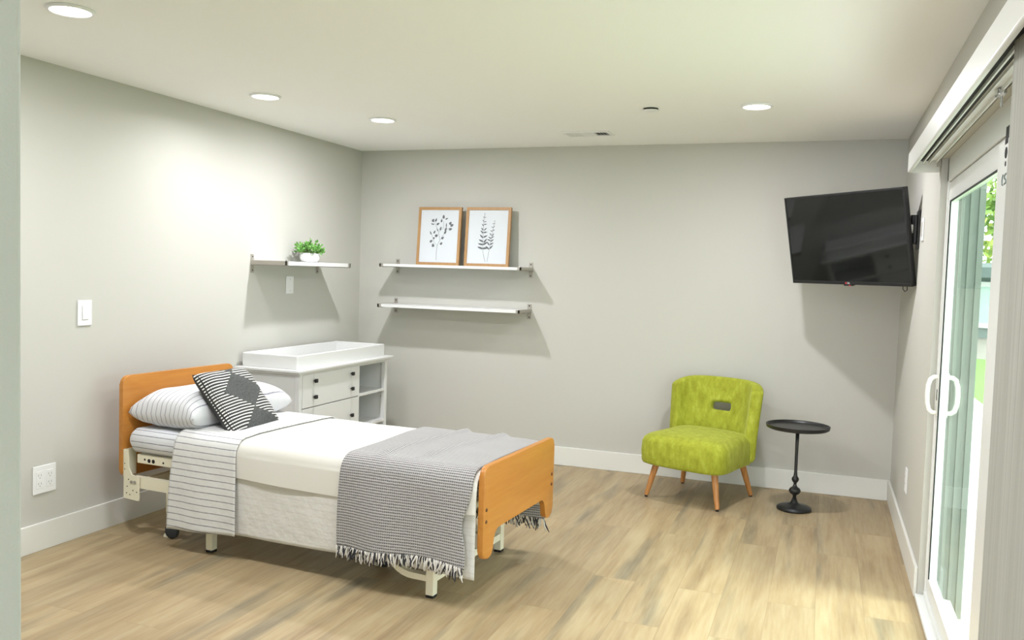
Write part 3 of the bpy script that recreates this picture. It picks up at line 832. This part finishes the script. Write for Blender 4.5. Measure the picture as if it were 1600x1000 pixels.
TOP, HW = MZ1, MHW
hem_sheet = lambda a: .098 + .040 * min(1, max(0, (a - .3) / .5)) + .006 * sin(a * 5)
ridge_t = lambda a, b_: (.018 * math.exp(-((a - (1.60 + .10 * b_)) / .022) ** 2) * (1 if b_ > -.30 else max(0, 1 + (b_ + .30) * 10))
                         + .016 * math.exp(-((a - (1.80 + .16 * b_)) / .024) ** 2) * max(0, min(1, (b_ + .36) * 8)))
fs = beds('flat_sheet', 'white flat bed sheet with faint stripes hanging down the bed side', 'bed sheet')
cloth('hanging_sheet', M['stripe_faint'], fs, dict(off=.005, hw=HW, top=TOP, hemN=hem_sheet, hemF=.33, a0=.42, a1=2.088, fold=.008, foldk=5, ph=1), .003)
co, _ = cloth('folded_cuff', M['stripe_sheet'], fs, dict(off=.024, hw=HW, top=TOP, hemN=lambda a: .108 + .030 * max(0, (a - .35) / .45), hemF=.36, a0=.375, a1=.775, na=36, fold=.014, foldk=24, flare=.010, ph=.4,
      edge0=lambda s, dp, b_: (-.035 * dp if b_ < 0 else 0) + .006 * sin(s * 9), edge1=lambda s, dp, b_: .016 * dp * (1 if b_ < 0 else 0) - (.010 * sin((b_ + .4) * 4) if dp == 0 else 0)), .004)
co['label'] = 'turned-back cuff of the sheet with bold dark stripes'
cv, _ = cloth('coverlet', M['coverlet'], None, dict(off=.014, hw=HW, top=TOP, hemN=lambda a: .418 - .014 * sin((a - .8) * 2.6), hemF=.40, a0=.66, a1=2.092, fold=.006, foldk=6, ph=2), .006)
cv.location = (BX, BY, 0); cv.rotation_euler = (0, 0, BT); tag(cv, 'plain cream white coverlet spread over the middle of the bed', 'blanket')
tb = beds('throw_blanket', 'grey knitted throw blanket with fringed ends across the foot of the bed', 'throw')
hemt = lambda a: .198 + .012 * sin(a * 7 + 1) - .012 * (a - 1.4)
hemtf = lambda a: .175 - .015 * sin(a * 6)
to, tg_ = cloth('knit_cloth', M['throw'], tb, dict(off=.027, hw=HW, top=TOP, hemN=hemt, hemF=hemtf, a0=1.395, a1=2.075, na=60, fold=.034, foldk=15, flare=.006, ph=1.2, ridge=ridge_t,
      edge0=lambda s, dp, b_: .012 * sin(s * 6) + (.01 * dp if b_ < 0 else .25 * max(0, b_) * 0), edge1=lambda s, dp, b_: -.030 * math.exp(-((dp - .45) / .25) ** 2) * (1 if dp > 0 else 0) - .012 * dp), .007)
rng = random.Random(21)
def fringe(bm, col, sgn, which):
    N = 150
    for k in range(N):
        t_ = (k + rng.random() * .6) / N; i = min(len(tg_) - 1, int(t_ * (len(tg_) - 1)))
        p = tg_[i][col].copy(); p.z += .004
        L = rng.uniform(.040, .064) if sgn < 0 else rng.uniform(.05, .085)
        pts = [p]; d = Vector((rng.uniform(-.5, .5), sgn * rng.uniform(.0, .30), -1)).normalized()
        for j in range(1, 5):
            pts.append(p + d * L * j / 4 + Vector((rng.uniform(-.003, .003), rng.uniform(0, .003) * sgn, 0)))
        if (k % 5 in (1, 4)) == (which == 'dark'):
            tube(bm, pts, [.0040, .0044, .0040, .0034, .0022], 5)
for which, mat in (('pale', M['fringe_light']), ('dark', M['fringe_dark'])):
    rng = random.Random(21); bm = bmesh.new(); fringe(bm, 0, -1, which); fringe(bm, -1, 1, which)
    fo = build('fringe', bm, mat, tb, smooth='all'); fo['label'] = ('charcoal' if which == 'dark' else 'pale') + ' yarn fringe'; fo['kind'] = 'stuff'

# pillows
def pillow_mesh(bm, w, hgt, th, uvscale=True, n=36, pinch=.10, puff=.55, sag=None):
    uvl = bm.loops.layers.uv.new('UVMap'); top, bot = [], []
    for i in range(n + 1):
        rt, rb = [], []
        for j in range(n + 1):
            u = -1 + 2 * i / n; v = -1 + 2 * j / n
            u = sin(u * pi / 2) * .35 + u * .65; v = sin(v * pi / 2) * .35 + v * .65
            x = u * w / 2 * (1 - pinch * (1 - v * v) * abs(u) ** 3 * 0 - pinch * (1 - (v * v)) * (u * u) * .6)
            y = v * hgt / 2 * (1 - pinch * (1 - u * u) * (v * v) * .6)
            k = max(0, (1 - u ** 4) * (1 - v ** 4)) ** puff
            wn = .012 * noise.noise(Vector((u * 2.3, v * 2.7, w * 9))) * k
            zt = th / 2 * k + wn; zb = -th / 2 * k * .8 + wn
            if sag: s_ = sag(u, v); zt += s_; zb += s_
            rt.append((bm.verts.new((x, y, zt)), ((x + w / 2), (y + hgt / 2))))
            edge = i in (0, n) or j in (0, n)
            rb.append(rt[-1] if edge else (bm.verts.new((x, y, zb)), ((x + w / 2), (y + hgt / 2))))
        top.append(rt); bot.append(rb)
    for g, mi in ((top, 0), (bot, 1)):
        for i in range(n):
            for j in range(n):
                q = (g[i][j], g[i + 1][j], g[i + 1][j + 1], g[i][j + 1])
                vs = [a[0] for a in q]
                if len(set(vs)) < 4: continue
                fc = bm.faces.new(vs if mi == 0 else vs[::-1]); fc.material_index = mi
                lk = {a[0]: a[1] for a in q}
                for lp in fc.loops:
                    uu = lk[lp.vert]; lp[uvl].uv = uu if uvscale else (uu[0] / w, uu[1] / hgt)
def place(o, loc, x_axis, z_axis):
    X = Vector(x_axis).normalized(); Z = Vector(z_axis); Z = (Z - X * Z.dot(X)).normalized(); Y = Z.cross(X)
    m = Matrix((X, Y, Z)).transposed().to_4x4(); m.translation = Vector(loc); o.matrix_world = m
bedm = Matrix.Translation((BX, BY, 0)) @ Matrix.Rotation(BT, 4, 'Z')
def bw(a, b_, z): return bedm @ Vector((a, b_, z))
bdir = lambda a, b_, z: (Matrix.Rotation(BT, 4, 'Z') @ Vector((a, b_, z)))
bm = bmesh.new(); pillow_mesh(bm, .80, .45, .245, True, puff=.42)
pil = build('pillow', bm, [M['stripe_pillow'], M['stripe_pillow']], None, smooth='all', recalc=False)
tag(pil, 'plump white pillow with thin grey stripes against the wooden headboard', 'pillow')
# long side across the bed, short side rising towards the headboard
place(pil, bw(.240, 0.0, .675), bdir(0, 1, 0), bdir(.0, 0, 1))

bm = bmesh.new(); pillow_mesh(bm, .415, .415, .13, False, pinch=.05, puff=.42)
cu = build('cushion', bm, [M['cushion'], M['cushion_back']], None, smooth='all', recalc=False)
tag(cu, 'dark grey square cushion with white dashed zigzag pattern leaning on the pillow', 'cushion')
fn = Vector((cos(radians(40)), -.03, sin(radians(40))))
place(cu, Vector((.728, 3.824, .738)) + fn * -.015, (-.02, 1, 0), fn)

# ------------------------------------------------------------------ chartreuse chair
CX, CY = 2.926, 5.832
ch = thing('accent_chair', 'chartreuse green upholstered armless chair with slotted back and wooden legs', 'chair', (CX, CY, 0), radians(-18.8))
def cp(name, mat, fn, parent=None, smooth=False):
    bm = bmesh.new(); fn(bm); return build(name, bm, mat, parent or ch, smooth)
def seat_ring(z, k, front=0):
    """plan outline of the seat: k shrinks it; rounded front corners, bowed front"""
    n = 56; pts = []
    for i in range(n):
        a = 2 * pi * i / n; e = .30
        cx_, sy_ = cos(a), sin(a)
        x = math.copysign(abs(cx_) ** e, cx_); y = math.copysign(abs(sy_) ** e, sy_)
        wx = .291 + (.020 if y < 0 else 0) * (-y) ; 
        yy = y * .285 - .035
        if y < 0: yy -= .025 * (1 - x * x)
        pts.append(Vector((x * (wx - k), yy + (k * (1 if y < 0 else -1)) * abs(y), z)))
    return pts
def f(bm):
    rings = [seat_ring(.236, .05), seat_ring(.234, .02), seat_ring(.240, .006), seat_ring(.256, 0), seat_ring(.32, -.004), seat_ring(.385, 0), seat_ring(.408, .010), seat_ring(.424, .032), seat_ring(.434, .07), seat_ring(.441, .13), seat_ring(.444, .19)]
    for rr in rings:
        for p in rr:
            if p.z > .3: p.z += .012 * (1 - (p.x / .32) ** 2) - .02 * max(0, -(p.y + .12)) 
    loft(bm, rings)
cp('seat', M['chenille'], f, smooth='all')
def f(bm):
    nt, nz = 26, 13
    ts = [-1 + 2 * i / nt for i in range(nt + 1)]
    hx0, hx1, hz0, hz1 = -.115, .115, .556, .606
    zrow = [.25, .32, .39, .45, .50, .535, hz0, (hz0 + hz1) / 2, hz1, .630, .665, .71, .755, .785]
    V_ = []
    for t_ in ts:
        col = []
        for z in zrow:
            ph = t_ * radians(74); e = .95
            X = .306 * math.copysign(abs(sin(ph)) ** .92, sin(ph)); Y = .045 + .225 * abs(cos(ph)) ** e
            zz = z - (.060 * abs(t_) ** 5 * max(0, (z - .5) / .285))
            k = (zz - .42)
            X *= 1 + .16 * max(-.3, k) ; Y += .20 * max(0, k) * (.5 + .5 * abs(cos(ph))) + .02
            col.append(bm.verts.new((X, Y, zz)))
        V_.append(col)
    for i in range(nt):
        for j in range(len(zrow) - 1):
            tm = (ts[i] + ts[i + 1]) / 2; zm = (zrow[j] + zrow[j + 1]) / 2
            if -.13 < tm < .13 and hz0 < zm < hz1: continue
            bm.faces.new((V_[i][j], V_[i + 1][j], V_[i + 1][j + 1], V_[i][j + 1]))
bk = cp('backrest', M['chenille'], f, smooth='all')
md = bk.modifiers.new('thick', 'SOLIDIFY'); md.thickness = .078; md.offset = 0; md.use_even_offset = False
md = bk.modifiers.new('round', 'SUBSURF'); md.levels = 2; md.render_levels = 2
for sx in (-1, 1):
    for sy in (-1, 1):
        a, b_ = Vector((sx * .205, sy * .195 - (.02 if sy < 0 else 0), .25)), Vector((sx * .257, sy * .257, .012))
        lg = cp('leg', M['legwood'], lambda bm: tube(bm, [a, a.lerp(b_, .5), b_], [.023, .0195, .0145], 18), smooth=True)
        cp('foot_glide', M['black'], lambda bm: tube(bm, [(b_.x, b_.y, .0125), (b_.x, b_.y, 0)], [.011, .010], 14), lg)

# ------------------------------------------------------------------ black pedestal side table
TX, TY = 3.540, 5.780
tb_ = thing('side_table', 'small round black metal pedestal table beside the green chair', 'table', (TX, TY, 0))
P('base', tb_, M['blackmetal'], lambda bm: lathe(bm, [(.100, 0), (.108, .004), (.109, .012), (.104, .020), (.08, .030), (.05, .036), (.028, .044), (.020, .055), (.014, .075)], 48, (TX, TY, 0)), smooth='all')
P('stem', tb_, M['blackmetal'], lambda bm: lathe(bm, [(.013, .07), (.011, .088), (.014, .098), (.028, .106), (.036, .118), (.037, .128), (.030, .140), (.016, .150), (.010, .162), (.010, .176), (.018, .184), (.0225, .196), (.021, .208), (.013, .218), (.0115, .226), (.0095, .245), (.010, .40), (.0125, .532)], 28, (TX, TY, 0)), smooth='all')
def f(bm): lathe(bm, [(.012, .524), (.150, .524), (.182, .526), (.194, .533), (.198, .552), (.194, .553), (.188, .538), (.180, .5335), (.01, .533)], 64, (TX, TY, 0))
P('tray_rim', tb_, M['blackmetal'], f, smooth=True)
P('tray_surface', tb_, M['gunmetal'], lambda bm: lathe(bm, [(.183, .5335), (.182, .5348), (.01, .5348)], 64, (TX, TY, 0)), smooth=True)

# ------------------------------------------------------------------ television on its wall mount
S_ = .975
TC = Vector((3.6685 + S_ * (3.756 - 3.6685), S_ * 5.698, 1.473 + S_ * (1.741 - 1.473)))
TVW, TVH = .97 * S_, .57 * S_
tv = thing('television', 'black flat screen television tilted down, hung from the right wall', 'television', TC)
yaw, tilt = radians(-46.1), radians(11.3)
nrm = Vector((sin(yaw), -cos(yaw), 0)); rgt = Vector((cos(yaw), sin(yaw), 0)); up = Vector((0, 0, 1)) * cos(tilt) + nrm * sin(tilt)
n2 = rgt.cross(up).normalized()
tvm = Matrix((rgt, -n2, up)).transposed().to_4x4(); tvm.translation = TC; tv.matrix_world = tvm      # local: x right, -y towards viewer, z up
w2, h2 = TVW / 2, TVH / 2
def lp(name, mat, fn, parent=tv, smooth=False):
    bm = bmesh.new(); fn(bm); return build(name, bm, mat, parent, smooth)
lp('cabinet', M['bezel'], lambda bm: (bx(bm, -w2, w2, 0, .030, -h2, h2, .004), bx(bm, -w2 * .75, w2 * .75, .028, .055, -h2 * .85, h2 * .35, .012)))
lp('bezel', M['bezel'], lambda bm: [bx(bm, a, b_, -.0035, .002, c, d, .001) for a, b_, c, d in ((-w2, -w2 + .011, -h2, h2), (w2 - .011, w2, -h2, h2), (-w2, w2, h2 - .011, h2), (-w2, w2, -h2, -h2 + .020))])
lp('screen', M['screen'], lambda bm: bx(bm, -w2 + .010, w2 - .010, -.0008, .001, -h2 + .019, h2 - .010))
lg_ = lp('power_bump', M['bezel'], lambda bm: bx(bm, -.035, .035, -.004, .022, -h2 - .008, -h2 + .003, .003))
lp('power_light', M['red'], lambda bm: bx(bm, .006, .022, -.0046, -.003, -h2 - .0075, -h2 - .002), lg_)
def txt(name, body, size, mat, parent, loc, rot):
    cu_ = bpy.data.curves.new(name, 'FONT'); cu_.body = body; cu_.size = size; cu_.align_x = 'CENTER'; cu_.align_y = 'CENTER'; cu_.extrude = .0004
    tmp = bpy.data.objects.new(name, cu_); COL.objects.link(tmp)
    bpy.context.view_layer.update()
    me = bpy.data.meshes.new_from_object(tmp.evaluated_get(bpy.context.evaluated_depsgraph_get())); bpy.data.objects.remove(tmp)
    me.materials.clear(); me.materials.append(mat)
    o = bpy.data.objects.new(name, me); COL.objects.link(o); o.parent = parent; o.location = loc; o.rotation_euler = rot; return o
txt('logo_letters', 'LG', .015, M['plate'], tv, (.006, -.0042, -h2 + .010), (pi / 2, 0, 0))
lp('logo_disc', M['red'], lambda bm: tube(bm, [(-.014, -.0035, -h2 + .010), (-.014, -.0045, -h2 + .010)], .006, 16))
lp('cable', M['black'], lambda bm: tube(bm, [(w2 - .075, .012, -h2 + .01), (w2 - .082, .012, -h2 - .016), (w2 - .070, .012, -h2 - .032), (w2 - .052, .012, -h2 - .022), (w2 - .050, .012, -h2 + .01)], .0026, 8), smooth='all')
mn = thing('television_mount', 'black articulated wall mount holding the television on the right wall', 'tv mount', (W, 5.29, 1.78))
P('wall_plate', mn, M['black'], lambda bm: (bx(bm, W - .012, W, 5.235, 5.345, 1.672, 1.885, .003), bx(bm, W - .030, W - .012, 5.262, 5.318, 1.70, 1.86, .004)))
back = TC - n2 * .075
for zz in (1.835, 1.735):
    def f(bm):
        e = Vector((W - .03, 5.29, zz)); m_ = Vector((W - .10, 5.62, zz)); q = Vector((back.x, back.y, zz))
        sqtube(bm, [e, m_], .022, .030); sqtube(bm, [m_, q], .022, .030)
        tube(bm, [(e.x, e.y, zz - .026), (e.x, e.y, zz + .026)], .017, 14); tube(bm, [(m_.x, m_.y, zz - .024), (m_.x, m_.y, zz + .024)], .017, 14)
    P('arm', mn, M['black'], f)
bm = bmesh.new(); bx(bm, -.10, .10, .056, .066, -.12, .12, .003)
bmesh.ops.transform(bm, matrix=tvm, verts=bm.verts); build('tilt_plate', bm, M['black'], mn, off=mn.location)

# ------------------------------------------------------------------ outside, seen through the glass
GZ = -.06
bm = bmesh.new(); bx(bm, W + .12, 5.66, -6, 26, GZ - .1, GZ); struct('patio_path', bm, M['concrete'])
bm = bmesh.new(); bx(bm, 5.66, 30, -6, 20.5, GZ - .1, GZ - .004); tag(build('lawn', bm, M['lawn']), 'bright green lawn beyond the white path outside', 'lawn', kind='stuff')
bm = bmesh.new(); prism(bm, [(20.5, GZ - .1), (24.15, GZ - .1), (24.15, .20), (23.4, .16), (20.5, GZ)], 0, 5.66, 30); tag(build('gravel_bed', bm, M['gravel']), 'grey gravel bed in front of the far building', 'gravel', kind='stuff')
bm = bmesh.new()
bx(bm, FX + .047, 4.320, 4.372, 4.44, GZ, 2.6); bx(bm, W + .122, 4.320, 4.44, D + 3, GZ, 2.6)
for k in range(3): bx(bm, FX + .06 + k * .036, FX + .074 + k * .036, 4.364, 4.373, GZ, 2.6)
bx(bm, 4.306, 4.323, 4.366, 4.375, GZ, 2.6)
struct('wall_outside', bm, M['siding'])
hs = thing('far_building', 'grey building with a white framed window beyond the lawn outside', 'building', (9, 25, .1))
P('wall', hs, M['housewall'], lambda bm: bx(bm, 4.8, 16, 24.2, 28, -.1, 1.80))
P('eave', hs, M['roofing'], lambda bm: (bx(bm, 4.5, 16.3, 23.7, 28.3, 1.70, 1.95), prism(bm, [(23.7, 1.95), (28.3, 1.95), (26.5, 2.10), (25.5, 2.10)], 0, 4.5, 16.3)))
wf = P('window', hs, M['white'], lambda bm: [bx(bm, a, b_, 24.12, 24.2, c, d) for a, b_, c, d in ((7.02, 7.14, .45, 1.60), (8.25, 8.37, .45, 1.60), (7.02, 8.37, .45, .57), (7.02, 8.37, 1.48, 1.60))])
P('pane', wf, plain('window_pane', srgb(170, 196, 186), .2), lambda bm: bx(bm, 7.14, 8.25, 24.15, 24.19, .57, 1.48))
def tree(lab, x, y, hgt, rad, seed):
    r = thing('tree', lab, 'tree', (x, y, 0), 0, 'trees outside')
    rg = random.Random(seed)
    P('trunk', r, M['bark'], lambda bm: tube(bm, [(x, y, -.2), (x + .1, y, hgt * .35), (x, y + .1, hgt * .7)], [.22, .16, .07], 10))
    bm = bmesh.new()
    for k in range(2600):
        a = rg.uniform(0, 2 * pi); u_ = rg.uniform(-1, 1); q = rg.random() ** .4
        p = Vector((cos(a) * sqrt(1 - u_ * u_), sin(a) * sqrt(1 - u_ * u_), u_)) * q
        lump = 1 + .25 * noise.noise(p * 2.5 + Vector((seed, 0, 0)))
        c = Vector((p.x * rad * lump, p.y * rad * lump, hgt * .66 + p.z * hgt * .42 * lump))
        s = rg.uniform(.10, .22); d1 = Vector((rg.uniform(-1, 1), rg.uniform(-1, 1), rg.uniform(-1, 1))).normalized(); d2 = d1.orthogonal().normalized()
        bm.faces.new([bm.verts.new(c + d1 * s), bm.verts.new(c + d2 * s * .5), bm.verts.new(c - d1 * s), bm.verts.new(c - d2 * s * .5)])
    build('crown', bm, M['treeleaf'], r, recalc=False)
tree('tall yellow green tree behind the grey building, seen through the upper door glass', 9.3, 30.0, 5.6, 2.6, 4)

# ------------------------------------------------------------------ light
def can_or_fill(x, y, p, spread=180, col=(.985, .98, 1.04)):
    l_ = bpy.data.lights.new('can_or_fill_lamp', 'AREA'); l_.shape = 'DISK'; l_.size = .09; l_.energy = p; l_.color = col; l_.spread = radians(spread)
    o = bpy.data.objects.new('can_or_fill_lamp', l_); COL.objects.link(o); o.location = (x, y, H - .013); return o
LP = 12
for (x, y, _), k, sp_ in zip(LIGHTS, (1.35, .62, 1.8, 1.5), (180, 163, 180, 180)): can_or_fill(x, y, LP * k, sp_)
can_or_fill(2.95, 2.59, LP); can_or_fill(2.06, 2.59, LP)  # unseen lamps without fixtures, added to light the room
can_or_fill(2.4, -.9, LP)  # fill lamp added in the unseen hall, no fixture
sun = bpy.data.lights.new('sun', 'SUN'); sun.energy = 2.5; sun.angle = radians(18); sun.color = (1, .97, .9)
so = bpy.data.objects.new('sun', sun); COL.objects.link(so); so.rotation_euler = Vector((-.55, .05, -.83)).to_track_quat('-Z', 'Y').to_euler()
wd = bpy.data.worlds.new('world'); scene.world = wd; wd.use_nodes = True
bg = wd.node_tree.nodes['Background']; bg.inputs[0].default_value = (.94, .98, 1.03, 1); bg.inputs[1].default_value = 4.3

# ------------------------------------------------------------------ camera
cam = bpy.data.cameras.new('camera'); co_ = bpy.data.objects.new('camera', cam); COL.objects.link(co_); scene.camera = co_
f_px, yaw_, pit, rol = 1341.7284, -.3493, -.0553, .0307
fv = Vector((sin(yaw_) * cos(pit), cos(yaw_) * cos(pit), sin(pit))); rt = Vector((cos(yaw_), -sin(yaw_), 0)); uu = rt.cross(fv)
r2 = rt * cos(rol) + uu * sin(rol); u2 = rt * -sin(rol) + uu * cos(rol)
m = Matrix((r2, u2, -fv)).transposed().to_4x4(); m.translation = (3.6685, 0, 1.4730); co_.matrix_world = m
cam.sensor_fit = 'HORIZONTAL'; cam.sensor_width = 36; cam.lens = f_px / 1600 * 36; cam.clip_start = .05; cam.clip_end = 200
vs = scene.view_settings; vs.view_transform = 'Standard'; vs.look = 'None'; vs.exposure = .44; vs.gamma = 1; vs.use_curve_mapping = False
